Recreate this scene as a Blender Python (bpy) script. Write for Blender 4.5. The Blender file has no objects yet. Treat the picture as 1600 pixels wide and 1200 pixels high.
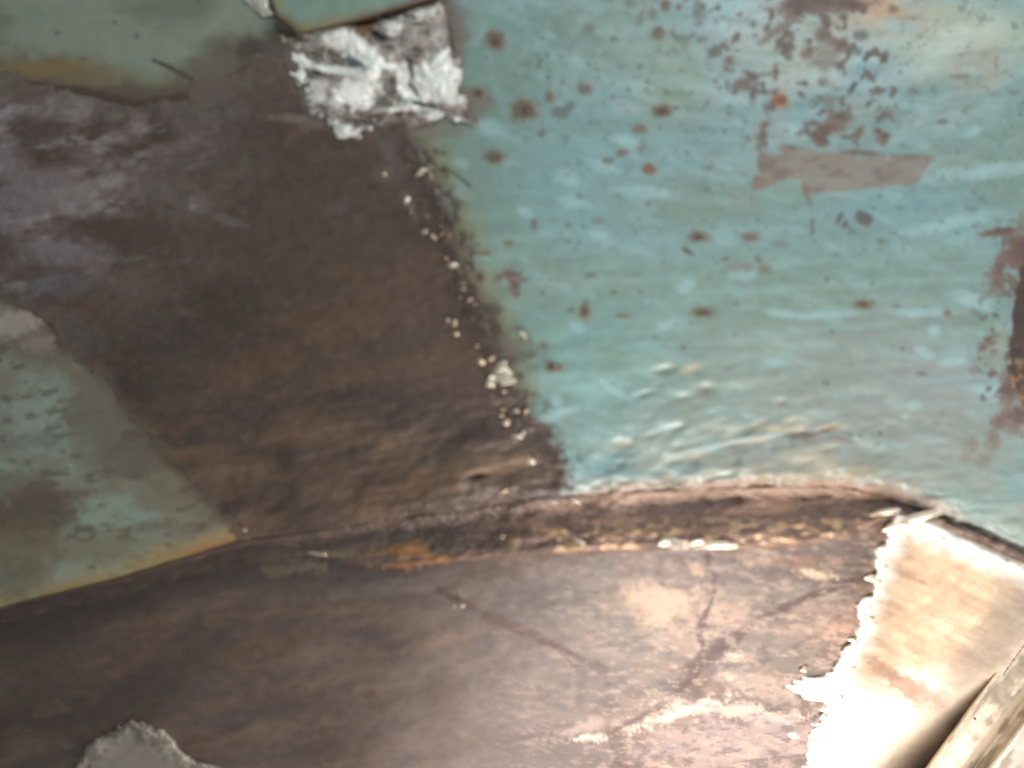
import bpy, math, random
import numpy as np
from mathutils import Vector

# ------------------------------------------------------------------ camera, world, lamps, exposure
sc = bpy.context.scene
CAM = 0.70                      # camera distance to the sheet, metres
K = 0.0005                      # metres per photo pixel on the sheet (frame 0.8 m wide)
cam_d = bpy.data.cameras.new("camera")
cam = bpy.data.objects.new("camera", cam_d)
sc.collection.objects.link(cam)
cam.location = (0, -CAM, 0)
cam.rotation_euler = (math.radians(90), 0, 0)
cam_d.sensor_width = 36.0
cam_d.lens = 36.0 * CAM / (1600 * K)
cam_d.clip_start = 0.01
cam_d.clip_end = 200
cam_d.dof.use_dof = True
cam_d.dof.focus_distance = 0.80
cam_d.dof.aperture_fstop = 0.85
sc.camera = cam

world = bpy.data.worlds.new("World")
sc.world = world
world.use_nodes = True
bg = world.node_tree.nodes["Background"]
bg.inputs[0].default_value = (0.62, 0.66, 0.66, 1)
bg.inputs[1].default_value = 0.34

def area_lamp(name, loc, target, size, power, color, size_y=None):
    d = bpy.data.lights.new(name, 'AREA')
    d.shape = 'RECTANGLE'
    d.size = size
    d.size_y = size_y or size
    d.energy = power
    d.color = color
    o = bpy.data.objects.new(name, d)
    sc.collection.objects.link(o)
    o.location = loc
    o.rotation_euler = (Vector(target) - Vector(loc)).to_track_quat('-Z', 'Y').to_euler()
    return o

# soft overhead light of the workshop behind and above the camera
area_lamp("workshop_light", (0.85, -1.25, 1.45), (0.0, 0, 0.1), 1.2, 29, (0.97, 1.0, 1.0))
# strong low light coming in past the rim at the lower right
area_lamp("doorway_light", (0.23, -0.23, -0.53), (0.26, 0.03, -0.27), 0.30, 6.6, (1.0, 0.91, 0.85))

sc.view_settings.view_transform = 'Standard'
sc.view_settings.look = 'None'
sc.view_settings.exposure = 0.0
sc.view_settings.gamma = 1.0
sc.render.engine = 'CYCLES'
sc.cycles.use_denoising = True
sc.cycles.max_bounces = 6

# ------------------------------------------------------------------ numeric helpers
rng = np.random.default_rng(7)
random.seed(7)

def S(r, g, b):
    c = np.array([r, g, b], float) / 255
    return np.where(c <= 0.04045, c / 12.92, ((c + 0.055) / 1.055) ** 2.4)

def _hash(ix, iy, seed):
    h = (ix.astype(np.int64) * 374761393 + iy.astype(np.int64) * 668265263 + seed * 974634777) & 0xFFFFFFFF
    h = ((h ^ (h >> 13)) * 1274126177) & 0xFFFFFFFF
    h = (h ^ (h >> 16)) & 0xFFFFFFFF
    return h.astype(np.float32) / 4294967295.0

def vnoise(x, y, seed):
    x0 = np.floor(x); y0 = np.floor(y)
    fx = x - x0; fy = y - y0
    fx = fx * fx * fx * (fx * (fx * 6 - 15) + 10); fy = fy * fy * fy * (fy * (fy * 6 - 15) + 10)
    a = _hash(x0, y0, seed); b = _hash(x0 + 1, y0, seed)
    c = _hash(x0, y0 + 1, seed); d = _hash(x0 + 1, y0 + 1, seed)
    return (a * (1 - fx) + b * fx) * (1 - fy) + (c * (1 - fx) + d * fx) * fy

def fbm(X, Y, sx, sy=None, octv=4, seed=0, ang=0.0, gain=0.5):
    """noise in 0..1, about 0.5; sx, sy are the feature sizes along and across the angle"""
    sy = sy or sx
    ca, sa = math.cos(ang), math.sin(ang)
    u = (X * ca + Y * sa) / sx + 100.3; v = (-X * sa + Y * ca) / sy + 57.7
    t = np.zeros_like(X, dtype=np.float32); a = 1.0; n = 0.0
    for i in range(octv):
        t += a * vnoise(u, v, seed * 31 + i); n += a
        a *= gain; u = u * 2.03 + 11.1; v = v * 2.03 + 7.7
    return t / n

def sst(a, b, x):
    t = np.clip((x - a) / (b - a), 0, 1)
    return t * t * (3 - 2 * t)

def sdf(X, Y, poly):
    """signed distance to a polygon, positive inside"""
    d2 = np.full(X.shape, 1e12); ins = np.zeros(X.shape, bool)
    n = len(poly)
    for i in range(n):
        x1, y1 = poly[i]; x2, y2 = poly[(i + 1) % n]
        ex, ey = x2 - x1, y2 - y1
        wx, wy = X - x1, Y - y1
        t = np.clip((wx * ex + wy * ey) / (ex * ex + ey * ey + 1e-9), 0, 1)
        d2 = np.minimum(d2, (wx - t * ex) ** 2 + (wy - t * ey) ** 2)
        cond = (y1 > Y) != (y2 > Y)
        if abs(ey) > 1e-9:
            ins ^= cond & (X < ex * (Y - y1) / ey + x1)
    d = np.sqrt(d2)
    return np.where(ins, d, -d)

def line_dist(X, Y, pts):
    d2 = np.full(X.shape, 1e12)
    for (x1, y1), (x2, y2) in zip(pts[:-1], pts[1:]):
        ex, ey = x2 - x1, y2 - y1
        wx, wy = X - x1, Y - y1
        t = np.clip((wx * ex + wy * ey) / (ex * ex + ey * ey + 1e-9), 0, 1)
        d2 = np.minimum(d2, (wx - t * ex) ** 2 + (wy - t * ey) ** 2)
    return np.sqrt(d2)

def curve(pts):
    xs = np.array([p[0] for p in pts], float); ys = np.array([p[1] for p in pts], float)
    def f(x):
        acc = 0
        for o in (-24, -12, 0, 12, 24):
            acc = acc + np.interp(x + o, xs, ys)
        return acc / 5
    return f

def place(U, V, D):
    """point of the sheet seen at photo point (U,V), at depth D behind the plane y = 0"""
    f = (CAM + D) / CAM
    return (U - 800) * K * f, D, (600 - V) * K * f

def axis(lo, hi, step, dlo, dhi, coarse=16):
    a = np.arange(lo, dlo, coarse); b = np.arange(dlo, dhi, step); c = np.arange(dhi, hi + coarse, coarse)
    return np.concatenate([a, b, c]).astype(np.float32)

class Sheet:
    """a grid over photo coordinates carrying colour, metalness, roughness and relief"""
    def __init__(self, U, V, tensor=True):
        self.U, self.V = U, V
        self.col = np.zeros(U.shape + (3,), np.float32)
        self.met = np.zeros(U.shape, np.float32)
        self.rgh = np.full(U.shape, 0.5, np.float32)
        self.h = np.zeros(U.shape, np.float32)
        self.tensor = tensor
    @staticmethod
    def grid(xs, ys):
        U, V = np.meshgrid(xs, ys)
        return Sheet(U.astype(np.float32), V.astype(np.float32))
    def win(self, x0, x1, y0, y1):
        if not self.tensor:
            return (slice(None), slice(None))
        xs, ys = self.U[0], self.V[:, 0]
        return (slice(np.searchsorted(ys, y0), np.searchsorted(ys, y1)),
                slice(np.searchsorted(xs, x0), np.searchsorted(xs, x1)))
    def mix(self, c, a, w=None, met=None, rgh=None):
        w = w or (slice(None), slice(None))
        a = np.clip(a, 0, 1)
        self.col[w] = self.col[w] * (1 - a[..., None]) + np.asarray(c, np.float32) * a[..., None]
        if met is not None: self.met[w] = self.met[w] * (1 - a) + met * a
        if rgh is not None: self.rgh[w] = self.rgh[w] * (1 - a) + rgh * a
    def ell(self, x, y, rx, ry, ang=0.0, rough=0.35, seed=0, soft=0.25, reach=1.6, fs=None):
        R = max(rx, ry) * reach + 4
        w = self.win(x - R, x + R, y - R, y + R)
        U, V = self.U[w], self.V[w]
        if U.size == 0: return w, None
        ca, sa = math.cos(ang), math.sin(ang)
        dx, dy = U - x, V - y
        u = (dx * ca + dy * sa) / rx; v = (-dx * sa + dy * ca) / ry
        d = np.sqrt(u * u + v * v)
        fs = fs or max(5.0, 0.7 * min(rx, ry))
        d = d + rough * 2.3 * (fbm(U, V, fs, octv=5, seed=seed + 3, gain=.6) - 0.5)
        return w, d
    def spot(self, x, y, rx, ry, c, amp=1.0, ang=0.0, rough=0.4, soft=0.25, bump=0.0, rgh=0.75, met=0.0, halo=None, hamp=0.3, seed=0):
        w, d = self.ell(x, y, rx, ry, ang, rough, seed, reach=2.2)
        if d is None or d.size == 0: return
        if halo is not None:
            self.mix(halo, hamp * sst(2.0, 0.8, d), w)
        m = sst(1 + soft, 1 - soft, d)
        self.mix(c, amp * m, w, rgh=rgh, met=met)
        if bump: self.h[w] += bump * m * (0.6 + 0.8 * fbm(self.U[w], self.V[w], 5, octv=2, seed=seed + 9))

MATS = {}
def surface_material(name, grain=0.25, bump=0.35, scale=420.0, aniso=1.0):
    if name in MATS: return MATS[name]
    m = bpy.data.materials.new(name); m.use_nodes = True
    nt = m.node_tree; N = nt.nodes; L = nt.links
    p = N["Principled BSDF"]
    ac = N.new('ShaderNodeAttribute'); ac.attribute_name = 'pigment'
    am = N.new('ShaderNodeAttribute'); am.attribute_name = 'metalness'
    ar = N.new('ShaderNodeAttribute'); ar.attribute_name = 'gloss_loss'
    tc = N.new('ShaderNodeTexCoord')
    mp = N.new('ShaderNodeMapping'); mp.inputs['Scale'].default_value = (1, 1, aniso)
    L.new(tc.outputs['Object'], mp.inputs[0])
    n1 = N.new('ShaderNodeTexNoise'); n1.inputs['Scale'].default_value = scale; n1.inputs['Detail'].default_value = 6; n1.inputs['Roughness'].default_value = 0.65
    n2 = N.new('ShaderNodeTexNoise'); n2.inputs['Scale'].default_value = scale * 0.12; n2.inputs['Detail'].default_value = 5
    L.new(mp.outputs[0], n1.inputs['Vector']); L.new(mp.outputs[0], n2.inputs['Vector'])
    ad = N.new('ShaderNodeMath'); ad.operation = 'ADD'
    L.new(n1.outputs['Fac'], ad.inputs[0]); L.new(n2.outputs['Fac'], ad.inputs[1])
    mr = N.new('ShaderNodeMapRange'); mr.inputs['From Min'].default_value = 0.5; mr.inputs['From Max'].default_value = 1.5
    mr.inputs['To Min'].default_value = 1 - grain; mr.inputs['To Max'].default_value = 1 + grain
    L.new(ad.outputs[0], mr.inputs['Value'])
    mu = N.new('ShaderNodeVectorMath'); mu.operation = 'SCALE'
    L.new(ac.outputs['Color'], mu.inputs[0]); L.new(mr.outputs[0], mu.inputs['Scale'])
    L.new(mu.outputs[0], p.inputs['Base Color'])
    L.new(am.outputs['Fac'], p.inputs['Metallic'])
    rr = N.new('ShaderNodeMath'); rr.operation = 'MULTIPLY_ADD'; rr.inputs[1].default_value = 0.3
    sb = N.new('ShaderNodeMath'); sb.operation = 'SUBTRACT'; sb.inputs[1].default_value = 0.15
    L.new(n2.outputs['Fac'], rr.inputs[0]); L.new(ar.outputs['Fac'], sb.inputs[0]); L.new(sb.outputs[0], rr.inputs[2])
    L.new(rr.outputs[0], p.inputs['Roughness'])
    b = N.new('ShaderNodeBump'); b.inputs['Strength'].default_value = bump; b.inputs['Distance'].default_value = 0.001
    L.new(n1.outputs['Fac'], b.inputs['Height']); L.new(b.outputs[0], p.inputs['Normal'])
    MATS[name] = m
    return m

def build(sheet, D, name, mat, parent, keep=None, label=None):
    """turn a sheet into one mesh; D is the depth before the sheet's own relief"""
    X, Y, Z = place(sheet.U, sheet.V, D - sheet.h)
    r, c = sheet.U.shape
    co = np.stack([X, Y, Z], -1).reshape(-1, 3).astype(np.float32)
    idx = np.arange(r * c).reshape(r, c)
    q = np.stack([idx[:-1, :-1], idx[1:, :-1], idx[1:, 1:], idx[:-1, 1:]], -1).reshape(-1, 4)
    if keep is not None:
        k = (keep[:-1, :-1] & keep[1:, :-1] & keep[1:, 1:] & keep[:-1, 1:]).reshape(-1)
        q = q[k]
    used = np.zeros(r * c, bool); used[q.reshape(-1)] = True
    remap = np.cumsum(used) - 1
    q = remap[q]; co = co[used]
    me = bpy.data.meshes.new(name)
    me.vertices.add(len(co)); me.vertices.foreach_set('co', co.ravel())
    me.loops.add(q.size); me.loops.foreach_set('vertex_index', q.ravel().astype(np.int32))
    me.polygons.add(len(q)); me.polygons.foreach_set('loop_start', np.arange(0, q.size, 4, dtype=np.int32))
    me.update(calc_edges=True)
    rgba = np.ones((r * c, 4), np.float32); rgba[:, :3] = np.clip(sheet.col.reshape(-1, 3), 0.0, 0.95)
    a = me.attributes.new('pigment', 'FLOAT_COLOR', 'POINT'); a.data.foreach_set('color', rgba[used].ravel())
    a = me.attributes.new('metalness', 'FLOAT', 'POINT'); a.data.foreach_set('value', sheet.met.reshape(-1)[used])
    a = me.attributes.new('gloss_loss', 'FLOAT', 'POINT'); a.data.foreach_set('value', np.clip(sheet.rgh.reshape(-1)[used], 0.12, 1))
    me.polygons.foreach_set('use_smooth', np.ones(len(q), bool))
    me.materials.append(mat)
    o = bpy.data.objects.new(name, me)
    sc.collection.objects.link(o)
    o.parent = parent
    if label: o['label'] = label
    return o

# ------------------------------------------------------------------ the shape of the body shell
FOLD = curve([(-1300, 1690), (-700, 1320), (-300, 1100), (0, 953), (60, 938), (200, 903), (370, 850), (480, 838), (600, 822), (740, 806), (860, 787), (1000, 779), (1200, 771),
              (1320, 771), (1400, 784), (1500, 815), (1600, 858), (1750, 935), (2000, 1090), (2300, 1300)])
SEAM = curve([(-1300, 1715), (-700, 1345), (-300, 1122), (0, 975), (200, 925), (370, 880), (480, 876), (600, 884), (740, 872), (830, 862), (1040, 853), (1200, 850), (1330, 838),
              (1380, 806), (1420, 800), (1500, 827), (1600, 869), (1750, 946), (2000, 1101), (2300, 1311)])
WR = lambda U: sst(300, 900, U) * (.25 + .75 * sst(1560, 1340, U))                        # how strongly the fold is pressed, left to right

CREASE = [(1020, 728), (1080, 705), (1150, 690), (1220, 678), (1250, 672)]
DENTS = []
_r = random.Random(3)
for _ in range(130):
    x = _r.gauss(1140, 120); y = _r.gauss(690, 52)
    if 960 < x < 1420 and 560 < y < 762:
        DENTS.append((x, y, _r.uniform(7, 24), _r.uniform(4.5, 8), _r.uniform(0.0003, 0.0014)))
for x, y, rx, ry, a in ((1090, 615, 40, 9, .0016), (1170, 605, 38, 10, .0022), (1035, 578, 18, 7, .0016), (1080, 582, 20, 7, .0016), (1030, 600, 10, 6, .0016),
                        (1215, 627, 10, 6, .0014), (1180, 715, 18, 9, .0016), (1095, 745, 14, 8, .0012), (1045, 677, 12, 7, .0014), (1195, 757, 24, 8, .002),
                        (1285, 767, 20, 8, .002), (1050, 745, 14, 8, .0012), (1010, 615, 16, 5, .0016), (1360, 700, 30, 7, .001), (1350, 735, 40, 10, .0014)):
    DENTS.append((x, y, rx, ry, a))

def dimple(U, V, x, y, rx, ry, ang=-0.25):
    ca, sa = math.cos(ang), math.sin(ang)
    u = ((U - x) * ca + (V - y) * sa) / rx; v = (-(U - x) * sa + (V - y) * ca) / ry
    return np.exp(-(u * u + v * v))

def depth_upper(U, V):
    s = FOLD(U)
    t = s - V                                           # photo pixels above the fold
    D = 0.030 * ((U - 950) / 800) ** 2 + 0.03 * np.clip((300 - V) / 600, -1, 3) ** 2 * (V < 300)
    D = D + 0.006 * (fbm(U, V, 420, 260, 3, 11) - 0.5)
    D = D + 0.0046 * (fbm(U, V, 80, 40, 3, 12, ang=-0.12) - 0.5) * (0.6 + 0.9 * sst(260, 30, t)) * sst(-60, 200, U - 300)
    D = D + (0.0080 * (fbm(U, V, 80, 26, 4, 13, ang=-0.08, gain=.55) - 0.5) + .0034 * (fbm(U, V, 26, 10, 3, 17, ang=-.1) - .5)) * sst(70, 6, np.abs(t)) * sst(480, 800, U)
    w = WR(U)
    D = D + 0.012 * w * sst(34, -12, t) + 0.008 * (1 - w) * sst(40, -10, t)
    band = sst(230, 60, t) * sst(820, 980, U) * sst(1560, 1380, U)
    D = D + 0.0034 * band * (fbm(U, V, 60, 30, 3, 14, ang=-0.25) - 0.5)
    wm = (U > 900) & (U < 1480) & (V > 540) & (V < 790)
    if wm.any():
        Uw, Vw = U[wm], V[wm]; a = np.zeros(Uw.shape, np.float32)
        for x, y, rx, ry, d in DENTS:
            a += d * dimple(Uw, Vw, x, y, rx, ry)
        ld = line_dist(Uw, Vw, CREASE)
        yc = np.interp(Uw, [p[0] for p in CREASE], [p[1] for p in CREASE])
        side = sst(-3, 5, Vw - yc)
        a += 0.0042 * np.exp(-(np.maximum(Vw - yc, 0) / 34) ** 2) * side * sst(1010, 1090, Uw) * sst(1275, 1215, Uw)
        D[wm] += a
    return D

def fold_bottom(U): return depth_upper(U[:1] if U.ndim > 1 else U, FOLD(U[:1] if U.ndim > 1 else U))

def depth_lower(U, V):
    s = SEAM(U)
    t = np.maximum(V - s, -30)
    base = 0.030 * ((U - 950) / 800) ** 2
    right = sst(500, 1250, U)
    D = base + 0.004 + t * K * (0.10 + 0.36 * right) + 0.00000009 * t * t * (1 + right)
    D = D + 0.010 * (fbm(U, V, 380, 200, 3, 21) - 0.5)
    D = D + 0.0022 * (fbm(U, V, 120, 40, 3, 22, ang=-0.2) - 0.5)
    D = D + 0.0006 * (fbm(U, V, 26, 12, 3, 23, ang=-0.2) - 0.5)
    D = D + 0.018 * sst(-75, 8, rim_s(U, V)) ** 1.4
    return D

B0 = np.array([1447.0, 1200.0]); RD = np.array([0.580, -0.815]); RP = np.array([0.815, 0.580])
def rim_s(U, V): return (U - B0[0]) * RP[0] + (V - B0[1]) * RP[1]

# ------------------------------------------------------------------ the thing
root = bpy.data.objects.new("steel_body_shell", None)
sc.collection.objects.link(root)
root.empty_display_size = 0.1
root['label'] = "rusty turquoise painted steel body shell with brown welded patches and a bright bare repair plate"
root['category'] = "metal panel"

TQ = S(123, 154, 150); TQB = S(124, 158, 165); TQG = S(119, 144, 134); TQY = S(150, 164, 158)
RUST = S(84, 66, 58); DARK = S(58, 47, 44); OCH = S(150, 120, 78); ORG = S(152, 96, 60); BRN = S(78, 64, 58)

PATCH = [(-600, 60), (-200, 100), (0, 118), (130, 132), (215, 152), (300, 138), (345, 120), (400, 88), (455, 98), (480, 170), (560, 200), (636, 192), (655, 225), (678, 270), (693, 310),
         (712, 350), (722, 400), (742, 450), (764, 500), (778, 540), (792, 572), (812, 622), (842, 660), (868, 700), (884, 735), (872, 772), (800, 788), (700, 803),
         (560, 822), (440, 838), (378, 846), (340, 795), (268, 728), (228, 682), (190, 640), (160, 592), (120, 560), (88, 535), (62, 500), (30, 478), (-40, 430), (-200, 330), (-600, 120)]

# --- painted upper sheet
xs = axis(-1250, 2300, 2.0, -20, 1622); ys = axis(-600, 1720, 2.0, -16, 990)
A = Sheet.grid(xs, ys)
U, V = A.U, A.V
A.col[:] = TQ
A.rgh[:] = 0.36
lf = fbm(U, V, 260, 150, 4, 31)
A.mix(TQB, sst(0.45, 0.68, lf) * 0.8)
A.mix(TQG, sst(0.52, 0.30, lf) * 0.7)
for x, y, rx, ry, c, a in ((1000, 270, 260, 130, TQB, .6), (1330, 170, 170, 130, TQB, .4), (1400, 330, 160, 60, S(118, 150, 158), .6), (1350, 640, 280, 160, S(138, 144, 142), .95), (1100, 600, 260, 90, S(128, 148, 142), .6),
                           (1180, 560, 200, 60, S(136, 150, 142), .5), (1080, 320, 150, 50, S(120, 140, 125), .7), (700, 330, 90, 260, TQG, .75), (760, 180, 90, 90, TQG, .4),
                           (1060, 130, 70, 60, S(128, 150, 132), .7), (1510, 70, 130, 60, S(176, 186, 168), .8), (1530, 110, 60, 40, S(150, 140, 124), .5),
                           (1000, 440, 260, 60, S(128, 150, 140), .5), (930, 560, 140, 90, S(122, 165, 156), .5), (1370, 20, 120, 40, S(160, 140, 100), .7), (1370, 12, 50, 22, S(172, 124, 74), .8),
                           (1230, 60, 120, 70, S(150, 155, 142), .5), (1240, 110, 60, 40, S(158, 160, 140), .5), (1240, 260, 120, 70, S(128, 150, 140), .5)):
    w, d = A.ell(x, y, rx, ry, rough=0.3, seed=int(x), reach=1.8, fs=60)
    A.mix(c, a * sst(1.4, 0.3, d), w)
# greyer, dirtier paint at the top left and lower left
A.mix(S(136, 142, 126), 0.9 * sst(520, 380, U) * sst(260, 60, V))
A.mix(S(108, 112, 98), 0.7 * sst(0.42, 0.7, fbm(U, V, 150, 70, 4, 33)) * sst(520, 380, U) * sst(300, 60, V))
A.mix(S(140, 151, 138), 0.95 * sst(420, 330, U) * sst(430, 520, V))
A.mix(S(130, 126, 110), 0.75 * sst(0.45, 0.62, fbm(U, V, 110, 60, 4, 34)) * sst(420, 300, U) * sst(430, 520, V))
# brushy streaks in the paint
st = fbm(U, V, 150, 13, 4, 35, ang=-0.06)
A.mix(S(146, 174, 172), 0.24 * sst(0.54, 0.72, st) * sst(560, 760, U) * sst(250, 420, V))
A.mix(S(114, 138, 134), 0.26 * sst(0.45, 0.28, st) * sst(560, 760, U))
st2 = fbm(U, V, 60, 18, 4, 36, ang=0.3)
A.mix(S(146, 182, 186), 0.30 * sst(0.55, 0.75, st2) * sst(560, 760, U))
A.mix(S(120, 132, 116), 0.25 * sst(0.58, 0.75, fbm(U, V, 70, 50, 5, 37)))
# pale daubs of lighter paint
for x, y, rx, ry, an in ((885, 278, 24, 11, .4), (897, 316, 24, 9, .2), (820, 331, 15, 8, .6), (940, 372, 20, 11, .5), (1070, 446, 11, 14, 1.2), (900, 511, 12, 8, .6), (1222, 490, 26, 7, .1),
                         (1290, 492, 50, 5, -.05), (1440, 488, 44, 7, 0), (1460, 516, 10, 9, 0), (1445, 552, 17, 8, .5), (870, 628, 10, 8, .4), (1428, 634, 12, 8, 0), (980, 220, 18, 10, .4),
                         (1415, 650, 6, 5, 0), (1540, 268, 90, 12, -.1), (1480, 350, 80, 10, -.2), (1520, 205, 14, 8, -.6), (1405, 40, 30, 10, .1), (765, 200, 30, 14, .3), (945, 262, 20, 9, .3),
                         (1490, 565, 22, 7, 0), (1040, 508, 14, 7, -.5), (1160, 428, 22, 10, 0), (1210, 566, 22, 7, .1), (1520, 470, 34, 12, .3), (1010, 300, 50, 10, .1), (720, 255, 14, 7, .4),
                         (1550, 610, 26, 8, .1), (1385, 760, 60, 6, .15), (1230, 200, 18, 12, 0), (1150, 45, 40, 9, .1), (1300, 108, 30, 18, -.4), (850, 690, 18, 6, -.2), (960, 610, 30, 5, .6)):
    A.spot(x, y, rx, ry, S(152, 186, 190), 0.62, an, 0.3, 0.5, rgh=0.4, seed=int(x + y))
# ochre stains near the patch edges
pd = sdf(U, V, PATCH)
wv = 26 * (fbm(U, V, 50, octv=4, seed=41) - 0.5)
edge = pd + wv
A.mix(S(128, 128, 98), 0.75 * sst(-62, -6, edge) * sst(0.3, 0.6, fbm(U, V, 90, octv=3, seed=42)))
A.mix(S(96, 82, 64), 0.6 * sst(-26, 0, edge))
A.mix(S(116, 107, 92), .9 * sst(-120, -15, pd + 3.4 * wv) * sst(420, 330, U) * sst(440, 520, V) * sst(.25, .6, fbm(U, V, 60, 44, 5, 166, gain=.6)))
A.mix(S(128, 124, 104), .6 * sst(.5, .66, fbm(U, V, 40, 22, 5, 167, ang=-.3, gain=.6)) * sst(420, 330, U) * sst(440, 520, V))
A.mix(S(86, 76, 66), .6 * sst(.58, .7, fbm(U, V, 36, 16, 5, 168, ang=-.2, gain=.6)) * sst(420, 330, U) * sst(440, 520, V))
A.mix(S(88, 74, 60), .9 * sst(9, 1, (FOLD(U) - V)+ .3 * wv) * sst(420, 370, U))
A.mix(S(84, 72, 64), .8 * sst(-16, 4, pd + .8 * wv) * sst(420, 330, U))
A.mix(S(98, 88, 76), .9 * sst(-60, 2, pd + 3.2 * wv) * sst(480, 420, U) * sst(220, 180, V))
# orange line along the lower edge of the left paint
tf = FOLD(U) - V
A.mix(S(150, 132, 92), 0.7 * sst(46, 10, tf + wv) * sst(420, 360, U))
A.mix(S(146, 118, 74), 0.7 * sst(26, 8, tf + wv * .6) * sst(420, 360, U) * sst(0.3, 0.5, fbm(U, V, 130, octv=3, seed=44)))
A.spot(325, 858, 48, 10, S(146, 106, 76), .5, -.25, .4)
A.spot(110, 922, 70, 9, S(150, 124, 76), .5, -.3, .4)
# brown stains in the left paint
for x, y, rx, ry, c, a in ((40, 800, 75, 34, S(92, 76, 62), .85), (30, 855, 60, 40, S(112, 100, 80), .7), (10, 905, 60, 30, S(110, 102, 82), .7), (70, 520, 60, 40, S(104, 96, 86), .8),
                           (150, 650, 46, 60, S(110, 104, 92), .7), (210, 720, 50, 36, S(98, 90, 80), .7), (240, 770, 34, 24, S(112, 106, 90), .6), (22, 505, 44, 20, S(168, 158, 148), .8), (60, 535, 30, 14, S(150, 138, 126), .6), (30, 760, 50, 26, S(104, 92, 78), .6), (150, 860, 70, 20, S(124, 120, 100), .6),
                           (50, 690, 50, 14, S(110, 116, 114), .6), (240, 822, 34, 10, S(104, 98, 80), .7), (90, 775, 60, 7, S(98, 84, 72), .6),
                           (50, 110, 90, 14, S(132, 112, 74), .8), (150, 120, 60, 14, S(124, 110, 84), .7), (330, 110, 60, 24, S(104, 98, 86), .8), (395, 78, 24, 20, S(70, 60, 56), .8),
                           (440, 65, 30, 24, S(86, 78, 70), .8), (420, 110, 40, 26, S(84, 74, 68), .8)):
    A.spot(x, y, rx, ry, c, a, -.1, 0.55, 0.5, seed=int(x * 3 + y))
for x, y, rx, ry in ((12, 657, 10, 6), (50, 650, 14, 8), (20, 720, 8, 4), (45, 722, 9, 4), (120, 714, 12, 4), (160, 790, 9, 5), (105, 814, 7, 3), (140, 830, 10, 4), (145, 885, 9, 5),
                     (98, 705, 8, 5), (262, 835, 8, 5), (215, 57, 7, 7), (180, 35, 5, 4), (310, 2, 6, 5), (90, 52, 5, 4), (130, 92, 6, 4), (5, 690, 6, 3), (85, 740, 5, 3)):
    A.spot(x, y, rx * .8, ry * .8, S(92, 88, 78), .6, 0, .7, .5, bump=.0003, seed=int(x + y))
ld = line_dist(U, V, [(240, 94), (268, 106), (300, 124)])
A.mix(S(72, 60, 54), .8 * sst(5, 2, ld + 3 * (fbm(U, V, 8, octv=2, seed=45) - .5)))
ld = line_dist(U, V, [(686, 264), (705, 268), (722, 280), (735, 292)])
A.mix(S(70, 66, 58), .8 * sst(3.5, 1, ld))

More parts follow.
